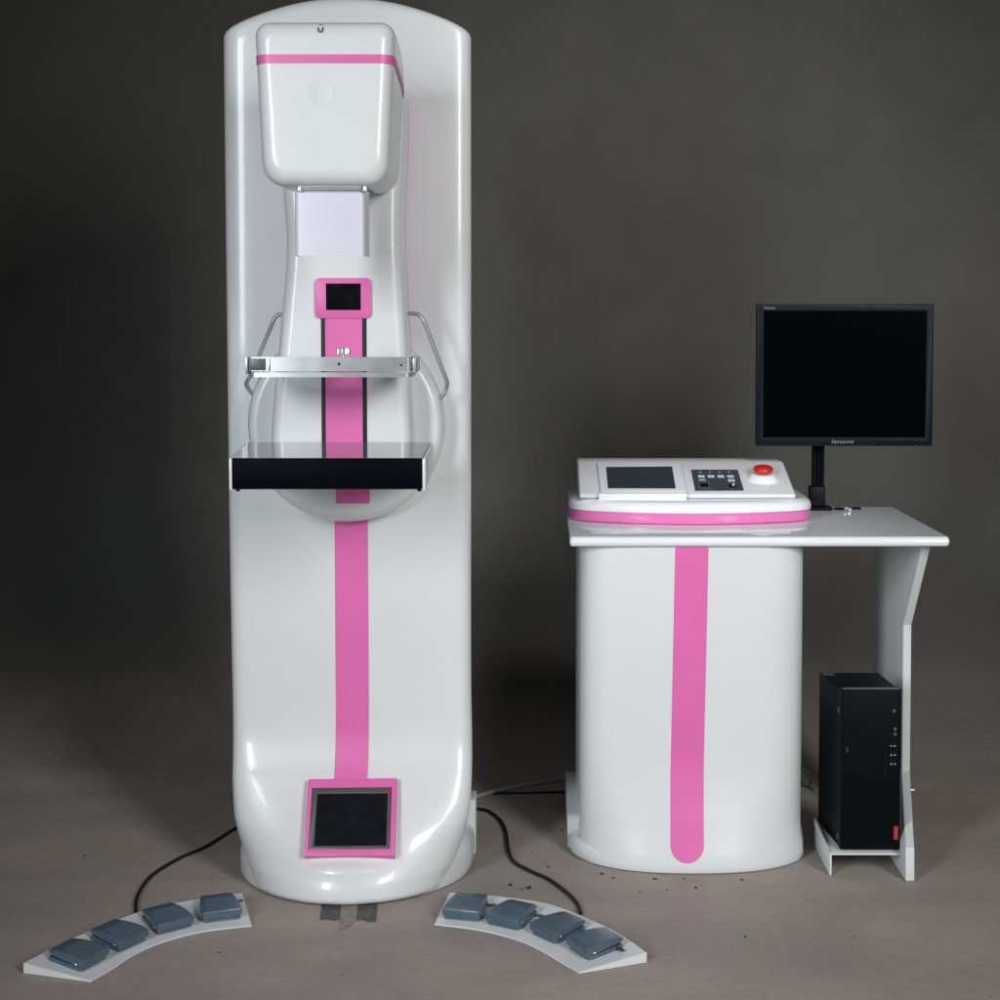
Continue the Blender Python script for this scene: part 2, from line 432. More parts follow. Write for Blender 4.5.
# order front -> back : widest ring first needs reversing
rings = rings[::-1]
rings = [head_ring(3.075+R*(1-math.cos(i/8*PI/2)), R*(1-math.sin(i/8*PI/2))) for i in range(9)]
for y, ins, sl in ((3.16, 0, .0), (3.24, .001, .006), (3.32, .003, .016), (3.375, .006, .026), (3.41, .010, .034), (3.43, .018, .040)):
    rings.append(head_ring(y, ins, sl))
v, f = loft(rings)
head = mk('tube_head', v, f, M['white'], mach, angle=50)
# pink band round the head: the same rings at band height
zb0 = at(324, 63.6, 3.08).z; zb1 = at(324, 54.8, 3.08).z
def head_outline(z):
    """plan outline of the head at height z: left back -> front -> right back"""
    Lp, Rp = [], []
    for r in rings:
        xs = []
        for i in range(len(r)):
            p, q = r[i], r[(i+1) % len(r)]
            if (p.z-z)*(q.z-z) < 0: xs.append(p.x+(q.x-p.x)*(z-p.z)/(q.z-p.z))
        if len(xs) >= 2: Lp.append((min(xs), r[0].y)); Rp.append((max(xs), r[0].y))
    return Lp[::-1]+Rp
oa, ob = head_outline(zb0), head_outline(zb1)
cx = hx.x; v = []; f = []
def pushed(p, z):
    dx = 1 if p[0] > cx else -1
    # soft outward offset
    return Vector((p[0]+dx*.0012, p[1]-.0010, z))
for p, q in zip(oa, ob): v += [pushed(p, zb0-(max(0, p[1]-3.12)*.07)), pushed(q, zb1-(max(0, q[1]-3.12)*.07))]
for i in range(len(oa)-1): f.append((2*i, 2*i+2, 2*i+3, 2*i+1))
mk('pink_band', v, f, M['pink'], head, angle=50)
ec = at(320.5, 92, 3.075)
v, f = lathe((ec.x, 3.0757, ec.z), (0, -1, 0), [(13.2*3.075/F+.0014, 0), (13.2*3.075/F, .00095), (12.0*3.075/F, .00095), (11.0*3.075/F, .00072), (.001, .00072)], 48)
mk('round_emblem', v, f, M['white'], head, angle=30)
hc = at(321, 28.5, 3.082)
v, f = lathe((hc.x, hc.y+.005, hc.z), (0, -1, .35), [(.0075, 0), (.0075, .004), (.0055, .0055), (.004, .004), (.0005, .0035)], 20)
mk('lifting_eye', v, f, M['chrome'], head)
v, f = tube(catmull([hc+Vector((-.004, -.004, .001)), hc+Vector((-.004, -.008, -.004)), hc+Vector((0, -.009, -.008)), hc+Vector((.004, -.008, -.004)), hc+Vector((.004, -.004, .001))], 5), .0012, 6)
mk('eye_ring', v, f, M['grey_bezel'], head)
sd = at(399, 130, 3.3)
# collimator neck, rail and face shield
a = at(296, 186, 3.10); b = at(368, 190, 3.10)
nb = MB().box((a.x+.008, 3.115, b.z+.001), (b.x-.008, 3.30, a.z+.02)); nb.build('collimator', M['grey_bezel'], mach, bevel=.004)
rl = MB().box((a.x+.012, 3.095, b.z+.0005), (b.x-.012, 3.103, a.z-.0005))
v, f = tube([Vector((a.x+.012, 3.094, b.z+.0035)), Vector((b.x-.012, 3.094, b.z+.0035))], .0022, 8); rl.add(v, f)
for x in (a.x+.006, b.x-.006):
    v, f = lathe((x, 3.102, b.z-.002), (0, 0, 1), [(.005, 0), (.006, .001), (.006, .008), (.005, .010)], 16); rl.add(v, f)
rl.build('shield_rail', M['chrome'], mach)
a = at(294, 190.5, 3.11); b = at(368, 256, 3.11)
outl = []; w0, w1 = a.x, b.x-.005
ySh = 3.108; rr_ = .012
outl.append((w0+.002, 3.15)); 
for i in range(7):
    t = PI+PI/2*i/6; outl.append((w0+rr_+rr_*math.cos(t), ySh+rr_+rr_*math.sin(t)))
for i in range(7):
    t = 1.5*PI+PI/2*i/6; outl.append((w1-rr_+rr_*math.cos(t), ySh+rr_+rr_*math.sin(t)))
outl.append((w1+.004, 3.15))
th = .0022
v = []; f = []
cx_ = (w0+w1)/2
for x, y in outl:
    k = 1-th/(abs(x-cx_)+1e-6) if abs(x-cx_) > .05 else 1
    xi = cx_+(x-cx_)*k; yi = y+th if y < 3.15 else y
    v += [Vector((x, y, b.z)), Vector((x, y, a.z)), Vector((xi, yi, a.z)), Vector((xi, yi, b.z))]
for i in range(len(outl)-1):
    for k in range(4): f.append((i*4+k, i*4+(k+1) % 4, i*4+4+(k+1) % 4, i*4+4+k))
f += [(0, 1, 2, 3), tuple(len(v)-4+k for k in range(4))]
mk('face_shield', v, f, M['shield'], mach, angle=50)

# detector tray
YT = 3.10
fa = at(232, 458, YT); fb = at(422.3, 489.8, YT)
ba = at(247.5, 442.3, 3.375); bb = at(430.5, 442.3, 3.375)
def hexa(p):  # 8 points: front bl br tr tl, back bl br tr tl
    return p, [(0, 1, 2, 3), (4, 5, 6, 7), (0, 1, 5, 4), (1, 2, 6, 5), (2, 3, 7, 6), (3, 0, 4, 7)]
tr = MB(); t_ = .0035
zt0, zt1 = fa.z-t_, ba.z-t_
tr.add(*hexa([(fa.x, YT+.004, fb.z), (fb.x, YT+.004, fb.z), (fb.x, YT+.004, zt0), (fa.x, YT+.004, zt0),
              (ba.x, 3.375, fb.z+.012), (bb.x, 3.375, fb.z+.012), (bb.x, 3.375, zt1), (ba.x, 3.375, zt1)]))
tray = tr.build('detector_tray', M['white'], mach, bevel=.002)
tt = MB().add(*hexa([(fa.x, YT+.001, zt0+.0003), (fb.x, YT+.001, zt0+.0003), (fb.x, YT+.001, fa.z), (fa.x, YT+.001, fa.z),
                     (ba.x, 3.376, zt1+.0003), (bb.x, 3.376, zt1+.0003), (bb.x, 3.376, ba.z), (ba.x, 3.376, ba.z)]))
tt.build('tray_top', M['tray_top'], tray)
MB().box((fa.x+.001, YT-.001, fb.z+.001), (fb.x-.001, YT+.0035, fa.z-.0005)).build('front_panel', M['black_panel'], tray, bevel=.0006, seg=2)
for x0, x1, bx in ((fa.x-.0055, fa.x-.0005, ba.x), (fb.x+.0005, fb.x+.006, bb.x)):
    MB().add(*hexa([(x0, YT-.001, fb.z), (x1, YT-.001, fb.z), (x1, YT-.001, fa.z-.001), (x0, YT-.001, fa.z-.001),
                    (bx+x0-(fa.x if x0 < fa.x else fb.x), 3.37, fb.z+.012), (bx+x1-(fa.x if x0 < fa.x else fb.x), 3.37, fb.z+.012),
                    (bx+x1-(fa.x if x0 < fa.x else fb.x), 3.37, ba.z-.001), (bx+x0-(fa.x if x0 < fa.x else fb.x), 3.37, ba.z-.001)])).build('side_plate', M['white'], tray, bevel=.001, seg=2)
for px in (237, 419):
    p = at(px, 489.5, YT)
    v, f = lathe((p.x, YT+.01, fb.z-.004), (0, 0, 1), [(.003, 0), (.004, .001), (.004, .005)], 12); mk('rubber_foot', v, f, M['black'], tray)

# compression paddle
YP = 3.19
pz0 = at(330, 377, YP).z; pz1 = at(330, 357, YP).z; pzl = at(330, 371.3, YP).z
xa = at(248, 365, YP).x; xb = at(411, 365, YP).x
st = MB()
yb_ = 3.30
# steel strip bent round three sides
def strip(pts, z0, z1, th):
    out = []
    P = [Vector((x, y, 0)) for x, y in pts]
    rings = []
    for i, p in enumerate(P):
        t = (P[min(i+1, len(P)-1)]-P[max(i-1, 0)]).normalized(); nn = Vector((-t.y, t.x, 0))*th
        rings.append([p+Vector((0, 0, z0)), p+nn+Vector((0, 0, z0)), p+nn+Vector((0, 0, z1)), p+Vector((0, 0, z1))])
    return loft(rings)
def ucurve(x0, x1, yf, yb, r, seg=5):
    o = [(x0, yb)]
    for i in range(seg+1):
        t = PI+PI/2*i/seg; o.append((x0+r+r*math.cos(t), yf+r+r*math.sin(t)))
    for i in range(seg+1):
        t = 1.5*PI+PI/2*i/seg; o.append((x1-r+r*math.cos(t), yf+r+r*math.sin(t)))
    return o+[(x1, yb)]
v, f = strip(ucurve(xa, xb, YP, yb_, .008), pzl, pz1, .002); st.add(v, f)
paddle = st.build('compression_paddle', M['steel'], mach, angle=35)
# lower lip: a rolled tray edge just below, nearer the viewer
lip = MB()
v, f = strip(ucurve(xa+.004, xb+.001, YP-.012, yb_, .012), pz0, pz0+.0092, .002); lip.add(v, f)
pl = rr2(xa+.006, xb-.001, YP-.010, yb_, .004, 5)
lip.add(*loft([[Vector((x, y, pz0+.0002)) for x, y in pl], [Vector((x, y, pz0+.002)) for x, y in pl]]))
lip.build('lower_lip', M['steel'], paddle, angle=35)
# left clear corner block + inner bracket, right bracket, left end plate
MB().box((xa+.004, YP-.003, pzl+.002), (xa+.034, YP-.0008, pz1-.003)).build('corner_plate', M['grey_bezel'], paddle, bevel=.0015)
MB().box((xa+.040, YP-.0025, pzl+.001), (xa+.043, YP-.0005, pz1-.002)).build('inner_tab', M['chrome'], paddle, bevel=.0006)
MB().box((xa-.006, YP+.004, pzl-.006), (xa-.0015, YP+.10, pz1)).build('end_bracket', M['steel'], paddle, bevel=.001)
eb = MB().box((xb+.003, YP+.012, pzl-.003), (xb+.009, YP+.12, pz1-.001)).box((xb+.0005, YP+.012, pzl+.004), (xb+.003, YP+.05, pz1-.004))
eb.build('end_bracket', M['steel'], paddle, bevel=.001)
for px, py, r in ((339, 364, .0032), (401.3, 365, .0026), (258, 367.5, .0016), (252, 368.5, .0016)):
    p = at(px, py, YP)
    v, f = lathe((p.x, YP+.0015, p.z), (0, -1, 0), [(r, 0), (r, .0022), (r*.6, .0026), (r*.5, .0015), (.0003, .0015)], 14); mk('rivet', v, f, M['grey_bezel'], paddle)
kp = at(343.5, 357, 3.23)
kz = .0095
gear = []
prof_k = [(.0035, -.01), (.0035, kz*.55), (.0085, kz*.6), (.0128, kz*.75)]
v, f = lathe((kp.x, 3.23, kp.z), (0, 0, 1), [(.0036, -.012), (.0036, kz*.5), (.005, kz*.55)], 16)
kb = MB().add(v, f)
rk = []
for h, s in ((kz*.5, .9), (kz*.6, 1), (kz*1.75, 1), (kz*1.95, .9)):
    rk.append([Vector((kp.x+(.0140 if k % 2 else .0122)*s*math.cos(2*PI*k/32), 3.23+(.0140 if k % 2 else .0122)*s*math.sin(2*PI*k/32), kp.z+h)) for k in range(32)])
kb.add(*loft(rk)); kb.build('knob', M['chrome'], paddle, angle=30)
MB().box((kp.x-.03, 3.20, pz1-.012), (kp.x+.03, YF-.004, pz1-.004)).build('paddle_carriage', M['steel'], paddle, bevel=.001)

# grab handles
def handle(pix, Y):
    P = [at(x, y, yy) for (x, y), yy in zip(pix, Y)]
    v, f = tube(catmull(P, 6), .0045, 10); return mk('grab_handle', v, f, M['tube'], mach, angle=60)
handle([(290, 314.5), (280, 314.5), (275.5, 317), (272, 324), (263, 346), (252, 373), (246.8, 382), (247.3, 386.5), (252, 393), (262, 402)],
       [3.44, 3.44, 3.44, 3.44, 3.45, 3.46, 3.47, 3.48, 3.49, 3.50])
handle([(404, 313.5), (412, 313.5), (418, 314.5), (421.5, 317.5), (425, 324), (436, 353), (446, 379), (447.2, 384), (446, 389), (442.5, 396), (434, 404)],
       [3.45, 3.45, 3.45, 3.45, 3.45, 3.46, 3.47, 3.48, 3.49, 3.49, 3.50])
# ------------------------------------------------------------------ control desk
ZD = on_z(760, 537.5, .75).z
dfl = on_z(570, 537, ZD); dfr = on_z(950, 537, ZD); dbl = on_z(566.5, 507, ZD); dbr = on_z(893.5, 507, ZD)
yF, yB = dfl.y, dbl.y; xLd, xRd = dfl.x, dfr.x
tD = (at(760, 537, yF).z-at(760, 547.3, yF).z)
pcx = at(687.5, 700, yF+.08).x
desk = thing('control_desk', 'white control desk with pink striped pedestal and one angled side panel', 'desk', (pcx, yF+.25, 0))
# desktop: rounded front nose
prof_d = []
r = tD/2
for i in range(9):
    a = PI/2+PI*i/8; prof_d.append((yF+r+r*math.cos(a), ZD-r+r*math.sin(a)))
prof_d += [(yB, ZD-tD), (yB, ZD)]
rg = []
for x, ins in ((xLd, .004), (xLd+.004, 0), (xRd-.004, 0), (xRd, .004)):
    rg.append([Vector((x, y+(ins if y < yF+.1 else -ins), lerp(z, ZD-r, ins/r*.8))) for y, z in prof_d])
v, f = loft(rg); dtop = mk('desktop', v, f, M['desk_white'], desk, angle=40)
# pedestal
pl_ = at(575.5, 700, yB-.06).x; pr_ = at(800.8, 700, yF+.10).x; pc_ = (pl_+pr_)/2; pw = (pr_-pl_)/2
yb0 = on_z(686, 875.5, 0).y
PT = [(.003, pw+.006, yb0+.004, 2.4, 1.7), (.012, pw+.008, yb0, 2.4, 1.7), (.03, pw+.006, yb0+.002, 2.4, 1.7), (.06, pw+.001, yb0+.012, 2.5, 1.8), (.10, pw, yb0+.024, 2.6, 1.9), (.16, pw, yb0+.042, 3.6, 2.0),
      (.21, pw, yb0+.052, 4.6, 2.1), (.26, pw, yb0+.056, 5.6, 2.2), (ZD-tD-.0005, pw, yb0+.06, 6, 2.2)]
PYS = yb0+.14
def ped_y(x, z):
    w, yf, n_, m_ = interp(PT, z); u = min(.9999, abs((x-pc_)/w)); return PYS-(PYS-yf)*(1-u**n_)**(1/m_)
rg = []
for z in [p[0] for p in PT[:-1]]+[.02, .045, .08, .13, .185, .235, .3, .4, .5, .6, PT[-1][0]]:
    w, yf, n_, m_ = interp(PT, z); pts = []
    for i in range(45):
        u = math.sin(PI/2*(2*i/44-1)); pts.append(Vector((pc_+w*u, PYS-(PYS-yf)*max(0, 1-abs(u)**n_)**(1/m_), z)))
    pts += [Vector((pc_+w, yB-.06, z)), Vector((pc_-w, yB-.06, z))]
    rg.append((z, pts))
rg.sort(key=lambda t: t[0])
v, f = loft([p for z, p in rg]); ped = mk('pedestal', v, f, M['white'], desk, angle=60)
# foot skirt of the pedestal
zk = at(570, 814, PYS+.06).z
sl = at(567, 840, PYS+.10).x; sr = at(805.5, 840, PYS+.01).x
def ps(z, ins):
    x0, x1 = sl+ins, sr-ins; c = (x0+x1)/2; w = (x1-x0)/2; pts = []
    for i in range(41):
        u = math.sin(PI/2*(2*i/40-1)); pts.append(Vector((c+w*u, PYS+.07-(.185-ins)*max(0, 1-abs(u)**3.2)**(1/2.4), z)))
    return pts+[Vector((x1, yB-.03, z)), Vector((x0, yB-.03, z))]
def ps_low(z, ins): return ps(z, ins)
v, f = loft([ps(.002, .006), ps(.008, .001), ps(.02, 0), ps(.032, .0005), ps(.04, .004), ps(.046, .010)]); mk('pedestal_skirt', v, f, M['white'], desk, angle=60)
for x0, x1, zt_ in ((sl+.0006, sl+.03, zk), (sr-.02, sr-.0008, zk-.03)):
    pp = rr2(PYS+.045, yB-.05, .003, zt_, .02, 6, rb=.002)
    v, f = loft([[Vector((x0, y, z)) for y, z in pp], [Vector((x1, y, z)) for y, z in pp]]); mk('skirt_cheek', v, f, M['white'], desk, bevel=.003)
# stripe with a round end
ps_c = at(689.5, 600, yF+.06).x; ps_c2 = at(686.2, 845, yb0+.03).x; sw = 16.4*(yF+.06)/F
zend = at(686, 862, yb0+.01).z
v = []; f = []; rows = []
for i in range(9):
    a = PI/2*i/8; rows.append((zend+sw*(1-math.cos(a)), sw*math.sin(a)))
rows += [(lerp(zend+sw, ZD-tD-.002, i/40), sw) for i in range(1, 41)]
for z, w_ in rows:
    c = lerp(ps_c2, ps_c, (z-.03)/.65)
    for k in (-1, 0, 1): v.append((c+k*max(w_, .0002), ped_y(c+k*w_, z)-.0015, z))
for i in range(len(rows)-1):
    for k in range(2): f.append((i*3+k, i*3+k+1, i*3+k+4, i*3+k+3))
mk('pink_stripe', v, f, M['pink'], desk)
# angled side panel: profile in (Y, Z) with a per-point X so it stands where the photo shows
Yt, Ym, Yf_ = yF+.045, yF+.215, on_z(909, 882, 0).y
front = [(Yt, at(931, 547.5, Yt)), (Ym, at(911.5, 625, Ym)), (Ym, at(910.0, 770, Ym)), (Yf_, at(914.5, 848, Yf_)), (Yf_, on_z(914.5, 882, 0))]
zs_ = [ZD-tD-.0005]+[p.z for _, p in front[1:4]]+[.002]
xs_ = [p.x for _, p in front]
ybk = yB-.01
out_pts = [(y, z, x) for (y, _), z, x in zip(front, zs_, xs_)]
v = []; TH = 12*Yt/F*.8
TH = .0195
k = len(out_pts)
for dx in (0, -TH):
    for y, z, x in out_pts: v.append(Vector((x+dx, y, z)))
    for y, z, x in out_pts[::-1]: v.append(Vector((x+dx, ybk, z)))
m2 = 2*k; f = []
for i in range(k-1):
    f.append((i, i+1, m2-2-i, m2-1-i)); f.append((m2+i, m2+i+1, 2*m2-2-i, 2*m2-1-i))
for i in range(m2): f.append((i, (i+1) % m2, m2+(i+1) % m2, m2+i))
spn = mk('side_panel', v, f, M['panel_white'], desk, bevel=.0015, angle=35)
p = at(908, 801, Ym-.03)
v, f = tube([Vector((xs_[2]-.004, Ym+.06, p.z)), Vector((at(914, 801, Ym+.06).x, Ym+.06, p.z))], .004, 10); mk('fixing_bolt', v, f, M['steel'], spn)
# computer shelf
sfl = at(830, 853.5, 3.56); zsh = sfl.z; xs0 = sfl.x; ysh = 3.56
sx1 = xs_[3]-TH-.001
rg = MB()
rg.box((xs0, ysh, zsh-.004), (sx1, 3.765, zsh))
shelf = rg.build('computer_shelf', M['panel_white'], desk, bevel=.0012, seg=2)
lg = MB().add(*hexa([(xs0-.0005, ysh, .002), (xs0+.004, ysh, .002), (xs0+.004, ysh, zsh-.0045), (xs0-.0005, ysh, zsh-.0045),
                     (xs0-.0005, 3.765, .002), (xs0+.004, 3.765, .002), (xs0+.004, 3.765, zsh-.0045), (xs0-.0005, 3.765, zsh-.0045)]))
lg.build('shelf_leg', M['panel_white'], shelf, bevel=.0008, seg=2)
MB().add(*hexa([(xs0-.002, ysh, zsh+.0005), (xs0+.001, ysh, zsh+.0005), (xs0+.001, ysh, zsh+.003), (xs0-.002, ysh, zsh+.003),
                (xs0-.002, 3.765, zsh+.0005), (xs0+.001, 3.765, zsh+.0005), (xs0+.001, 3.765, zsh+.02), (xs0-.002, 3.765, zsh+.02)])).build('shelf_lip', M['panel_white'], shelf)
# cable grommets on the desktop
for px, py, w_ in ((839.5, 509.3, .015), (855.5, 509.0, .014)):
    p = on_z(px, py, ZD)
    v, f = lathe((p.x, p.y-.002, ZD+.0005), (0, 0, 1), [(w_, 0), (w_, .0025), (w_*.9, .0035), (.001, .0035)], 28); mk('cable_grommet', v, f, M['bezel'], desk)
p = on_z(849.5, 511, ZD)
cl = MB().box((p.x-.004, p.y-.006, ZD+.0005), (p.x+.004, p.y+.004, ZD+.0065))
v, f = tube(catmull([Vector((p.x-.012, p.y, ZD+.002)), Vector((p.x-.011, p.y, ZD+.007)), Vector((p.x-.007, p.y, ZD+.008)), Vector((p.x-.006, p.y, ZD+.005))], 4), .0015, 6); cl.add(v, f)
cl.build('grommet_latch', M['steel'], desk, bevel=.0008)
# clamp under the desk
p = at(812, 548, yB-.05)
MB().box((at(800, 548, yB-.08).x, yB-.10, ZD-tD-.008), (at(823, 548, yB-.08).x, yB-.02, ZD-tD-.0005)).build('clamp_plate', M['black'], desk, bevel=.002)

# ------------------------------------------------------------------ control console
ycf = on_z(688, 525.5, ZD).y; yce = on_z(570, 519, ZD).y
xcl = at(568.3, 515, yce+.03).x; xcr = at(808.3, 515, yce+.05).x
ccx, cw = (xcl+xcr)/2, (xcr-xcl)/2
ycb = yB-.012
con = thing('control_console', 'sloping white control console with pink band, touch screen and red stop button', 'control console', (ccx, (ycf+ycb)/2, ZD))
zp0 = ZD+.002; zp1 = zp0+.0245; zw1 = zp1+.028
def cring(z, ins):
    pts = []; w = cw-ins
    for i in range(49):
        u = math.sin(PI/2*(2*i/48-1)); au = abs(u)
        y0 = ycf+(yce-ycf)*.62*au**2; 
        y = y0+ins+.075*(1-max(0, 1-au**14)**(1/2.5))
        pts.append(Vector((ccx+w*u, y, z)))
    return pts+[Vector((ccx+w, ycb-ins, z)), Vector((ccx-w, ycb-ins, z))]
v, f = loft([cring(zp0, .004), cring(zp0+.004, .001), cring(zp1, .001)]); mk('pink_band', v, f, M['pink_gloss'], con, angle=50)
rgs = [cring(zp1+.0005, .0015), cring(zp1+.002, 0)]
for i in range(0, 8):
    a = PI/2*i/7; rgs.append(cring(zw1-.018+.018*math.sin(a), .020*(1-math.cos(a))))
v, f = loft(rgs); cbase = mk('console_base', v, f, M['console'], con, angle=50)
cbase.data.materials[0] = M['desk_white']
# housing wedge
yh0 = ycf+.072; zh0 = zw1+.0005; yh1 = yh0+.155; 
zh1 = at(680, 462, yh1).z
hl0 = at(579.5, 497, yh0).x; hr0 = at(796, 497, yh0).x; hl1 = at(577.5, 462, yh1).x; hr1 = at(783.5, 462, yh1).x
# front-bottom, slope-top, back
HP = [Vector((hl0, yh0, zh0)), Vector((hr0, yh0, zh0)), Vector((hr0, yh0-.001, zh0+.012)), Vector((hl0, yh0-.001, zh0+.012))]
v = [Vector((hl0, yh0, zh0)), Vector((hr0, yh0, zh0)), Vector((hr1, yh1, zh1)), Vector((hl1, yh1, zh1)),
     Vector((hl1, ycb-.02, zh1)), Vector((hr1, ycb-.02, zh1)), Vector((hr1, ycb-.02, zh0)), Vector((hl1, ycb-.02, zh0)),
     Vector((hl0, yh0-.004, zh0+.010)), Vector((hr0, yh0-.004, zh0+.010))]
f = [(0, 1, 9, 8), (8, 9, 2, 3), (3, 2, 5, 4), (4, 5, 6, 7), (0, 7, 6, 1), (0, 8, 3, 4, 7), (1, 6, 5, 2, 9)]
hous = mk('console_housing', v, f, M['console'], con, bevel=.006, seg=4)
SP0 = v[8].copy(); SX = (v[9]-v[8]).normalized(); SY = (v[3]-v[8]); SY = (SY-SX*SY.dot(SX)).normalized(); SN = SX.cross(SY).normalized()
if SN.z < 0: SN = -SN
def sp(px, py, h=0.0):
    return on_plane(px, py, SP0+SN*h, SN)
# raised screen surround
q = [sp(597, 463.5, .004), sp(681, 463.5, .004), sp(686.5, 492.5, .004), sp(600.5, 492.5, .004)]
sur = slab('screen_surround', q, SN, .002, -.02, M['console'], con, bevel=.0025, seg=3)
q = [sp(598.5, 492.4, .006), sp(686.6, 492.4, .006), sp(687, 494.8, .006), sp(598.5, 494.8, .006)]
slab('surround_lip', q, SN, .0012, -.016, M['desk_white'], sur, bevel=.002, seg=3)
q = [sp(606, 467.2, .006), sp(672, 466.6, .006), sp(675.8, 488.6, .006), sp(608, 488.4, .006)]
slab('touch_screen', q, SN, .0006, -.002, M['touch'], sur)
# key panel
q = [sp(691, 470, 0), sp(737.6, 470, 0), sp(743.8, 490.8, 0), sp(695.2, 491, 0)]
kpn = slab('key_panel', q, SN, .0012, -.003, M['keypad'], con)
def kq(u0, u1, w0, w1):
    A, B, C_, D = q
    P = lambda u, w: A.lerp(B, u).lerp(D.lerp(C_, u), w)
    return [P(u0, w0), P(u1, w0), P(u1, w1), P(u0, w1)]
for i, u in enumerate((.12, .325, .53, .735)):
    slab('key_label', kq(u, u+.14, .28, .39), SN, .0018, 0, M['key_mark'], kpn)
    c = sum(kq(u+.03, u+.10, .08, .2), Vector())/4
    v, f = lathe(c+SN*.001, SN, [(.0026, 0), (.0026, .002), (.0018, .003), (.0003, .0032)], 12)
    mk('indicator', v, f, M['green'] if i == 0 else M['letter'], kpn)
slab('key_label', kq(.12, .26, .48, .55), SN, .0018, 0, M['key_mark'], kpn)
slab('key_label', kq(.73, .87, .48, .59), SN, .0018, 0, M['key_mark'], kpn)
bq = kq(.07, .34, .56, .96); iq = kq(.12, .29, .68, .86)
ring_frame('socket_frame', bq, iq, SN, .003, 0, M['grey_bezel'], kpn)
slab('socket', iq, SN, .0022, 0, M['black'], kpn)
c = sum(kq(.70, .88, .68, .92), Vector())/4
v, f = lathe(c, SN, [(.0085, 0), (.0085, .003), (.006, .0045), (.0003, .0045)], 20); ks = mk('key_switch', v, f, M['black'], kpn)
v, f = lathe(c+SX*.0015-SY*.002+SN*.004, SN, [(.0038, 0), (.0038, .005), (.003, .006), (.0003, .006)], 14); mk('switch_barrel', v, f, M['chrome'], ks)
# emergency stop
bc = sp(763, 478, 0); UP = (SN*.75+Vector((0, 0, 1))*.5).normalized()
v, f = lathe(bc-SN*.004, UP, [(.041, 0), (.0385, .004), (.034, .009), (.0305, .012), (.028, .0145), (.0240, .0155), (.001, .0155)], 40)
eb = mk('stop_button_collar', v, f, M['desk_white'], con, angle=60)
bc2 = bc-SN*.004+UP*.0157
v, f = lathe(bc2, UP, [(.015, 0), (.017, .003), (.0225, .005), (.0238, .008), (.0238, .012), (.022, .0155), (.017, .0175), (.0155, .0165), (.014, .0165), (.008, .0175), (.0005, .018)], 40)
mk('stop_button', v, f, M['red'], eb, angle=50)

# ------------------------------------------------------------------ monitor on its pole
YM = yB-.17
ma = at(757, 304, YM); mb = at(932.3, 446, YM)
mon = thing('monitor', 'black flat desktop monitor raised on a black pole behind the console', 'monitor', (at(817, 508, yB-.04).x, yB-.05, ZD))
qo = [Vector((ma.x, YM, ma.z)), Vector((mb.x, YM, ma.z)), Vector((mb.x, YM, mb.z)), Vector((ma.x, YM, mb.z))]
fw = 175.3
qs = quad_inset(qo, 7/fw, 7.2/fw, 7/142, 8.6/142)
nY = Vector((0, -1, 0))
bez = ring_frame('bezel', qo, qs, nY, .0, -.02, M['bezel'], mon, bevel=.0018)
slab('screen', qs, nY, -.003, -.018, M['screen_matte'], mon)
bk = MB(); 
def mring(ins, y): return [Vector((ma.x+ins, y, mb.z+ins)), Vector((mb.x-ins, y, mb.z+ins)), Vector((mb.x-ins, y, ma.z-ins)), Vector((ma.x+ins, y, ma.z-ins))]
bk.loft([mring(.001, YM+.0205), mring(.002, YM+.035), mring(.03, YM+.055), mring(.10, YM+.065)]); bk.build('back_cover', M['bezel'], mon, bevel=.003)
lt = at(843.5, 441.6, YM)
text('lenovo', 'maker_lettering', .0150, M['letter'], bez, frame_m((lt.x-.002, YM-.0006, lt.z), (1, 0, 0), (0, 0, 1)) @ Matrix(((1.35, .2, 0, 0), (0, 1, 0, 0), (0, 0, 1, 0), (0, 0, 0, 1))))
lt = at(770, 308, YM)
text('ThinkVision', 'model_lettering', .0085, M['letter'], bez, frame_m((lt.x-.001, YM-.0006, lt.z), (1, 0, 0), (0, 0, 1)) @ Matrix.Diagonal((.72, 1, 1, 1)))
for px in (881, 890, 899, 908, 917, 922):
    p = at(px, 441.3, YM)
    MB().box((p.x-.006, YM-.0012, p.z-.0024), (p.x+.005, YM+.002, p.z+.0024)).build('menu_button', M['black'], bez, bevel=.0006, seg=2)
    MB().box((p.x-.003, YM-.0014, p.z+.0032), (p.x+.003, YM+.001, p.z+.0038)).build('button_mark', M['grey_bezel'], bez)
yp = yB-.055
zl = at(817, 486, yp).z; zm = at(817, 400, yp).z
pl0, pl1 = at(812, 480, yp).x, at(823.5, 480, yp).x
pm = MB().box((pl0, yp-.012, ZD+.01), (pl0+.010, yp+.012, zm)).box((pl0+.0115, yp-.009, ZD+.01), (pl1-.010, yp+.012, zm)).box((pl1-.0085, yp-.012, ZD+.01), (pl1, yp+.012, zm))
pm.build('pole', M['black'], mon, bevel=.002)
MB().box((at(809, 495, yp).x, yp-.018, ZD+.008), (at(824.3, 495, yp).x, yp+.018, zl)).build('pole_collar', M['bezel'], mon, bevel=.004)
MB().box((at(807, 508, yp).x, yp-.03, ZD+.0008), (at(831, 508, yp).x, yp+.028, ZD+.0085)).build('pole_foot', M['black'], mon, bevel=.003)
MB().box((pl0-.01, YM+.064, zm-.05), (pl1+.01, yp+.010, zm)).build('mounting_arm', M['black'], mon, bevel=.003)

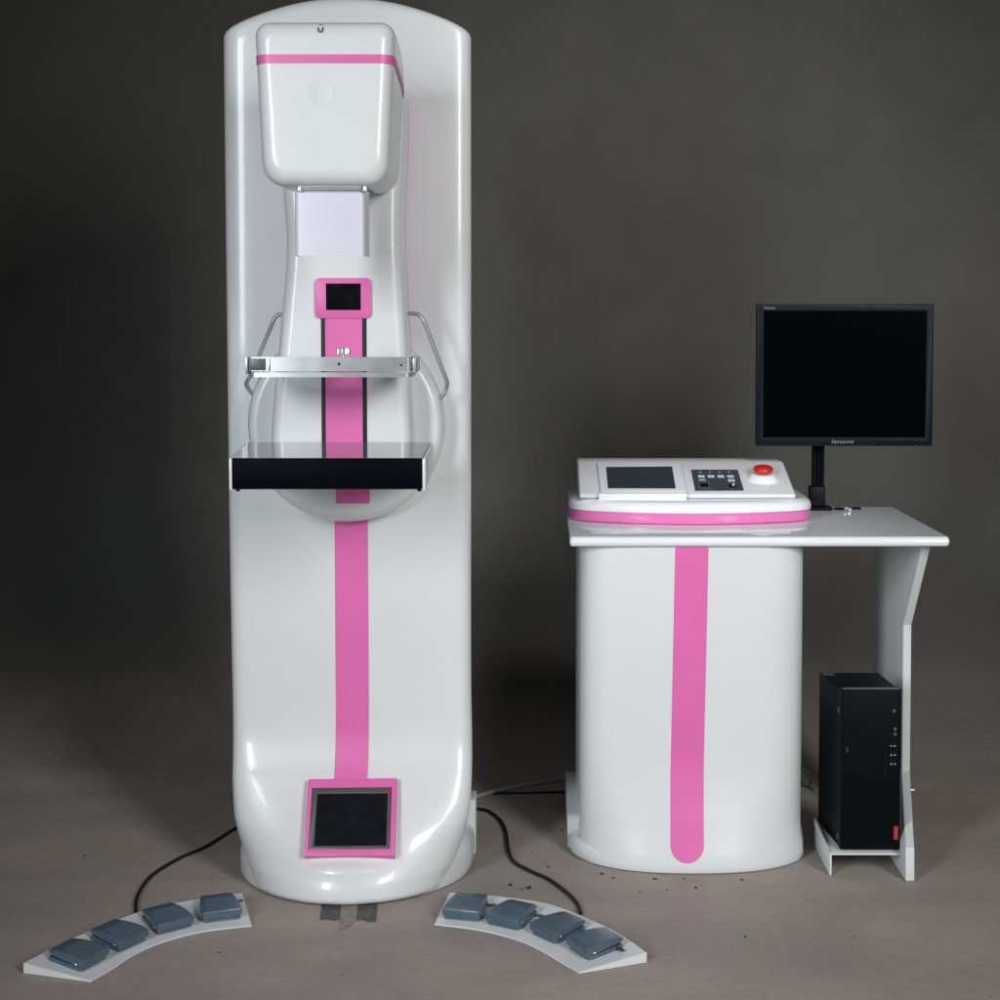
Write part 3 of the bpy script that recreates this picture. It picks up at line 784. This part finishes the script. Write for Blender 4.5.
# ------------------------------------------------------------------ computer tower
YC0 = 3.575; YC1 = YC0+.205
za = at(870, 688, YC0).z; zc = zsh+.003
cx0, cx1 = at(841, 760, YC0).x, at(901.2, 760, YC0).x
bx0 = at(819, 700, YC1).x; bx1 = cx1-.010
zb1 = at(840, 672.5, YC1).z
pcu = thing('computer_tower', 'black tower computer with red corner badge on the low desk shelf', 'computer', ((cx0+cx1)/2, YC0+.1, zsh))
MB().add(*hexa([(cx0, YC0+.022, zc), (cx1, YC0+.022, zc), (cx1, YC0+.022, za-.008), (cx0, YC0+.022, za-.008),
                (bx0, YC1, zc), (bx1, YC1, zc), (bx1, YC1, zb1), (bx0, YC1, zb1)])).build('case', M['black_matte'], pcu, bevel=.003)
fp = MB().box((cx0-.001, YC0, zc), (cx1-.001, YC0+.0215, za))
fpn = fp.build('front_panel', M['black'], pcu, bevel=.004)
zmid = at(870, 775, YC0).z
ub = MB().box((cx0+.004, YC0-.0015, zmid), (cx1-.006, YC0-.0002, za-.006)); ub.build('upper_cover', M['black_matte'], fpn, bevel=.0008)
gl = MB().box((cx0+.002, YC0-.001, za-.0035), (cx1-.004, YC0+.004, za+.0006)); gl.build('top_trim', M['grey_bezel'], fpn, bevel=.001)
gv = MB().box((at(885, 700, YC0).x, YC0-.0022, zmid+.001), (at(886, 700, YC0).x, YC0-.0012, za-.008)); gv.build('bezel_seam', M['bezel'], fpn)
for py in (744, 753, 762):
    for px in (891, 894.6):
        p = at(px, py, YC0)
        pt = MB().box((p.x-.003, YC0-.0022, p.z-.006), (p.x+.003, YC0-.001, p.z+.006)).build('usb_port', M['bezel'], fpn)
        MB().box((p.x-.0022, YC0-.0028, p.z-.0050), (p.x+.0022, YC0-.002, p.z-.0028)).build('port_contact', M['chrome'], pt)
for px, py in ((894, 711), (895, 729), (895, 734)):
    p = at(px, py, YC0); v, f = lathe((p.x, YC0-.001, p.z), (0, -1, 0), [(.0038, 0), (.0038, .0015), (.0026, .0018), (.0022, .0008), (.0002, .0008)], 16); mk('audio_port', v, f, M['grey_bezel'], fpn)
p = at(847, 749, YC0); MB().box((p.x-.001, YC0-.002, p.z-.006), (p.x+.001, YC0-.001, p.z+.004)).build('drive_button', M['grey_bezel'], fpn)
p0, p1 = at(893.5, 826, YC0), at(897.8, 839.5, YC0)
bdg = MB().box((p0.x, YC0-.0015, p1.z), (p1.x, YC0-.0002, p0.z)).build('red_badge', M['red_flat'], fpn)
text('Lenovo', 'badge_lettering', .0075, M['letter'], bdg, frame_m(((p0.x+p1.x)/2, YC0-.002, (p0.z+p1.z)/2), (0, 0, 1), (-1, 0, 0)))
for py in (710, 836):
    p = at(837.5, py, YC0+.028)
    MB().box((cx0-.0020-.0005, YC0+.024, p.z-.008), (cx0+.004, YC0+.032, p.z+.007)).build('side_latch', M['grey_bezel'], pcu, bevel=.0006)
p = at(829, 677, YC1-.03)
MB().box((bx0+.004, YC1-.03, zb1-.002), (bx0+.03, YC1-.012, zb1+.0012)).build('top_label', M['grey_bezel'], pcu)

# ------------------------------------------------------------------ foot pedal boards
def smooth_line(pix, z, n=28):
    P = [on_z(x, y, z) for x, y in pix]
    c = catmull(P, 12)
    L_ = [0]
    for a, b in zip(c, c[1:]): L_.append(L_[-1]+(b-a).length)
    out = []
    for i in range(n+1):
        t = L_[-1]*i/n
        for j in range(len(c)-1):
            if L_[j+1] >= t-1e-9: out.append(c[j].lerp(c[j+1], (t-L_[j])/max(1e-9, L_[j+1]-L_[j]))); break
    return out
HB, HF = .021, .004
def make_board(outer_pix, inner_pix, label):
    O = smooth_line(outer_pix, HB); I = smooth_line(inner_pix, HF)
    c = sum(O+I, Vector())/(len(O)*2); c.z = 0
    root = thing('foot_pedal_board', label, 'foot pedals', c, 'foot pedal boards in front of the machine')
    n = len(O); rg = []
    for o, i in zip(O, I):
        rg.append([Vector((o.x, o.y, .001)), Vector((i.x, i.y, .001)), i.copy(), o.copy()])
    v, f = loft(rg); mk('base_plate', v, f, M['panel_white'], root, angle=30, bevel=.0008, seg=1)
    return root, O, I
# one pedal, local frame: +Y = toe end (outer edge, rear), X across, origin on the plate
def pedal_meshes():
    objs = {}
    # base casting
    W0, W1, LN = .050, .043, .100
    def ring(y0s, ws, z): return None
    def plan(wf, wb, yf, yb, r=.008):
        pts = []
        P = [(-wf, yf), (wf, yf), (wb, yb), (-wb, yb)]
        for i in range(4):
            a = Vector((*P[i-1], 0)); b = Vector((*P[i], 0)); c_ = Vector((*P[(i+1) % 4], 0))
            d0 = (a-b).normalized(); d1 = (c_-b).normalized()
            for t in (0, .25, .5, .75, 1): 
                p0 = b+d0*r; p2 = b+d1*r
                pts.append((p0*(1-t)**2+b*2*t*(1-t)+p2*t*t))
        return pts
    base = MB()
    pl_ = plan(.0455, .041, -.046, .050)
    pt_ = plan(.044, .0395, -.0445, .0485)
    base.loft([[p+Vector((0, 0, .0005)) for p in pl_], [p+Vector((0, 0, .0105)) for p in pl_], [p+Vector((0, 0, .0125)) for p in pt_]])
    # rear hinge block
    base.add(*MB_box((-.030, .036, .012), (.030, .0485, .022)))
    b = base.build('foot_pedal', M['pedal'], None, angle=35)
    # treadle: thick at the front face, opening like a jaw at the side
    tr = MB(); 
    sec = []
    for y, zb_, zt_, w in ((-.050, .0145, .0365, .0455), (-.0485, .0135, .0395, .0468), (-.035, .0145, .0425, .0465), (-.01, .0165, .0435, .0450), (.02, .0185, .0405, .0425), (.042, .0205, .036, .0400), (.0505, .022, .032, .0385)):
        e = .005
        sec.append([Vector((x, y, z)) for x, z in rr2(-w, w, zb_, zt_, e, 4, rb=.0025)])
    tr.loft(sec)
    t = tr.build('treadle', M['pedal'], None, angle=40)
    rb = MB()
    for i in range(9):
        y = -.036+.0065*i; w = .036-.0004*i
        zt_ = [interp([(-.05, .0385), (-.035, .0425), (-.01, .0435), (.02, .0405)], y)[0]][0]
        v, f = tube([Vector((-w, y, zt_)), Vector((w, y, zt_))], .0014, 6); rb.add(v, f)
    rbs = rb.build('grip_ribs', M['pedal'], None)
    scr = []
    for sx in (-1, 1):
        v, f = lathe((sx*.0455, -.030, .020), (sx, 0, 0), [(.0032, 0), (.0032, .0018), (.0022, .0024), (.0002, .0024)], 12)
        scr.append(mk('hinge_screw', v, f, M['chrome'], None))
    gl = MB(); v, f = tube([Vector((.038, .030, .008)), Vector((.064, .034, .008))], .0040, 8); gl.add(v, f)
    gld = gl.build('cable_gland', M['pedal_dark'], None)
    kids = [t, rbs, gld]+scr
    for ch in kids: ch.parent = b
    return b, kids
def MB_box(a, b):
    m_ = MB().box(a, b); return m_.v, m_.f
proto = pedal_meshes(); first = [True]
def place_pedal(root, px, py, O, I, k):
    g = on_z(px, py, .03)
    # nearest station along the board
    best = min(range(len(O)), key=lambda i: ((O[i]+I[i])/2-g).length)
    i0, i1 = max(best-2, 0), min(best+2, len(O)-1)
    tang = ((O[i1]+I[i1])-(O[i0]+I[i0])); tang.z = 0; tang.normalize()
    toe = O[best]-I[best]; slope = Vector((toe.x, toe.y, toe.z)).normalized()
    toe_ = Vector((-tang.y, tang.x, 0))
    if toe_.dot(Vector((toe.x, toe.y, 0))) < 0: toe_ = -toe_
    yv = Vector((toe_.x, toe_.y, slope.z)).normalized()
    zv = Vector((0, 0, 1)); zv = (zv-yv*zv.dot(yv)).normalized(); xv = yv.cross(zv)
    zc_ = (O[best].z+I[best].z)/2
    # height of the sloping plate under the pedal centre
    h = (g-I[best]); h.z = 0; tt_ = h.dot(Vector((toe.x, toe.y, 0)).normalized())/Vector((toe.x, toe.y, 0)).length
    P = Vector((g.x, g.y, lerp(HF, HB, max(0, min(1, tt_)))+.0006))
    mtx = Matrix((xv*.84, yv*.86, zv*.60)).transposed().to_4x4(); mtx.translation = P-ORG[root.name]
    if first[0]:
        o = proto[0]; first[0] = False
    else:
        o = proto[0].copy(); COL.objects.link(o)
        for c_ in proto[1]:
            d = c_.copy(); COL.objects.link(d); d.parent = o
    o.parent = root; o.matrix_basis = mtx
    return o
lb, O, I = make_board([(23, 963), (70, 939.5), (110, 922.5), (150, 908.5), (200, 898.5), (242, 893)],
                      [(91, 981), (112, 969), (135, 954), (165, 941), (205, 931), (252, 925.5)],
                      'curved white floor board with four blue-grey pedals, left of the column base')
for k, (x, y) in enumerate(((77.5, 951), (118, 931.5), (166, 914.5), (219, 904))): place_pedal(lb, x, y, O, I, k)
rbd, O, I = make_board([(450, 892.5), (505, 897), (553, 905), (605, 926), (628, 939), (647, 952.5)],
                       [(434, 924), (480, 930), (518, 940), (540, 950), (562, 963), (579, 972.5)],
                       'curved white floor board with four blue-grey pedals, between column base and desk pedestal')
for k, (x, y) in enumerate(((467, 903), (513, 910.5), (559, 923.5), (596, 940))): place_pedal(rbd, x, y, O, I, k)

# ------------------------------------------------------------------ cables
def cable(pix, r, m, label, z=None, name='cable'):
    P = [on_z(x, y, r if z is None else z[i]) for i, (x, y) in enumerate(pix)]
    v, f = tube(catmull(P, 8), r, 8)
    c = Vector(P[0]); 
    o = mk(name, v, f, m, None, angle=60); tag(o, label, 'cable'); return o
cable([(250, 822), (234, 829), (205, 847), (180, 858), (155, 873), (143, 886), (136.5, 900), (136, 914)], .0038, M['cable_black'], 'black cable running from column base to the left pedal board')
cable([(455, 800), (474, 808), (488, 811), (500, 820), (506, 832), (508, 848), (513, 861), (530, 871), (548, 879), (566, 892), (577, 903), (581, 913)], .0042, M['cable_black'], 'black cable snaking from column base to the right pedal board')
cable([(455, 800), (474, 797), (500, 790), (530, 784), (556, 780), (590, 776)], .006, M['cable_grey'], 'grey cable between the column and the desk pedestal', z=[.006]*6)
cable([(455, 795), (474, 794), (505, 793), (540, 792.5), (590, 791)], .003, M['cable_black'], 'thin black cable lying straight on floor between column and desk pedestal')
P = [at(790, 762, 3.95), at(801, 768, 3.93), at(808, 773, 3.92), at(811, 780, 3.91), at(808, 786.5, 3.91), at(800, 784, 3.92), at(799.5, 779, 3.95), at(806, 786, 4.0), at(815, 790, 4.02), at(828, 792, 4.02)]
v, f = tube(catmull(P, 8), .0035, 8)
tag(mk('cable', v, f, M['cable_grey'], None, angle=60), 'grey looped cable hanging beside the computer tower behind the pedestal', 'cable')

# ------------------------------------------------------------------ worn tape and bits on the floor
def tape(pix, m, label, z):
    P = [on_z(x, y, 0) for x, y in pix]
    n = len(P)
    o = mk('tape_strip', [Vector((p.x, p.y, z)) for p in P]+[Vector((p.x, p.y, .0005)) for p in P], [tuple(range(n)), tuple(range(n, 2*n))]+[(i, (i+1) % n, n+(i+1) % n, n+i) for i in range(n)], m)
    return tag(o, label, 'tape')
tape([(322, 903), (341, 903), (340, 919.5), (334, 921), (327, 919.5), (320, 920.5)], M['tape'], 'dark worn tape stub under the left of the column front', .0014)
tape([(358.5, 903), (377.5, 903), (376, 922), (369, 922.5), (362, 920), (356, 921)], M['tape'], 'dark torn tape stub under the right of the column front, beside the pale patch', .0014)
tape([(341.5, 903), (358, 903), (356, 921), (352, 925), (346, 930), (338, 931.5), (340, 918)], M['tape_pale'], 'pale grey tape patch between two dark tape stubs', .0010)
bits = [(510, 885, 4, 1.2), (529, 888, 5, 1.0), (522, 889, 2.2, 1), (548, 867, 2, 1), (562, 830, 3, .8), (532, 853, 1.6, 1), (602, 874, 4, .7), (613, 878, 3, .7), (696, 888, 3, 1), (684, 879, 2.5, .8), (745, 937, 2.5, 1), (667, 890, 2, .6), (219, 953, 1.8, 1), (342, 975, 1.2, 1), (640, 893, 1.2, 1), (85, 856, 1.6, 1), (150, 875, 1.6, .8), (742, 880, 4, .5), (655, 879, 5, .5)]
mbits = MB()
for x, y, w_, h_ in bits:
    p = on_z(x, y, 0); s = .72*w_*p.y/F; n_ = 7
    ringb = [Vector((p.x+s*random.uniform(.6, 1.1)*math.cos(2*PI*k/n_), p.y+s*1.9*h_*random.uniform(.4, 1)*math.sin(2*PI*k/n_), .0006)) for k in range(n_)]
    c_ = Vector((p.x, p.y, 0))
    mbits.loft([ringb, [c_+(q_-c_)*.75+Vector((0, 0, .0008*h_)) for q_ in ringb]])
o = mbits.build('floor_debris', M['debris']); o['kind'] = 'stuff'; o['label'] = 'dark flakes and crumbs scattered on the worn floor'; o['category'] = 'debris'

# ------------------------------------------------------------------ camera
cam = bpy.data.cameras.new('camera'); co = bpy.data.objects.new('camera', cam); COL.objects.link(co)
co.location = (0, 0, CAM_H); co.rotation_euler = (PI/2-PITCH, 0, 0)
cam.sensor_width = 36; cam.lens = F/1000*36
cam.shift_x = (500-PPX)/1000; cam.shift_y = -(500-CY)/1000
cam.clip_end = 100; cam.clip_start = .05
SC.camera = co

# ------------------------------------------------------------------ light
w = bpy.data.worlds.new('World'); SC.world = w; w.use_nodes = True
w.node_tree.nodes['Background'].inputs['Color'].default_value = (.85, .92, 1, 1)
w.node_tree.nodes['Background'].inputs['Strength'].default_value = .034
def area(name, loc, target, sx, sy, power, col, spread=180):
    l = bpy.data.lights.new(name, 'AREA'); l.shape = 'RECTANGLE'; l.size = sx; l.size_y = sy; l.energy = power; l.color = col; l.spread = math.radians(spread)
    o = bpy.data.objects.new(name, l); COL.objects.link(o); o.location = loc
    d = Vector(target)-Vector(loc); o.rotation_euler = d.to_track_quat('-Z', 'Y').to_euler(); return o
area("softbox_key", (2.35, -.6, 2.45), (.35, 3.55, .55), 1.0, 1.7, 30.5, (1, .985, .965), 85)
area('softbox_fill', (-2.05, -.2, 1.9), (.35, 3.6, .7), .6, 1.7, 14, (.93, .97, 1), 65)
bl = bpy.data.lights.new('background_lamp', 'SPOT'); bl.energy = 88; bl.color = (1, .98, .94); bl.spot_size = math.radians(60); bl.spot_blend = 1.0; bl.shadow_soft_size = .25
bo = bpy.data.objects.new('background_lamp', bl); COL.objects.link(bo); bo.location = (.75, 2.2, 2.6)
bo.rotation_euler = (Vector((.40, 5.2, 1.05))-Vector(bo.location)).to_track_quat('-Z', 'Y').to_euler()
SC.view_settings.view_transform = 'Standard'; SC.view_settings.look = 'None'
SC.view_settings.exposure = 0; SC.view_settings.gamma = 1; SC.view_settings.use_curve_mapping = False
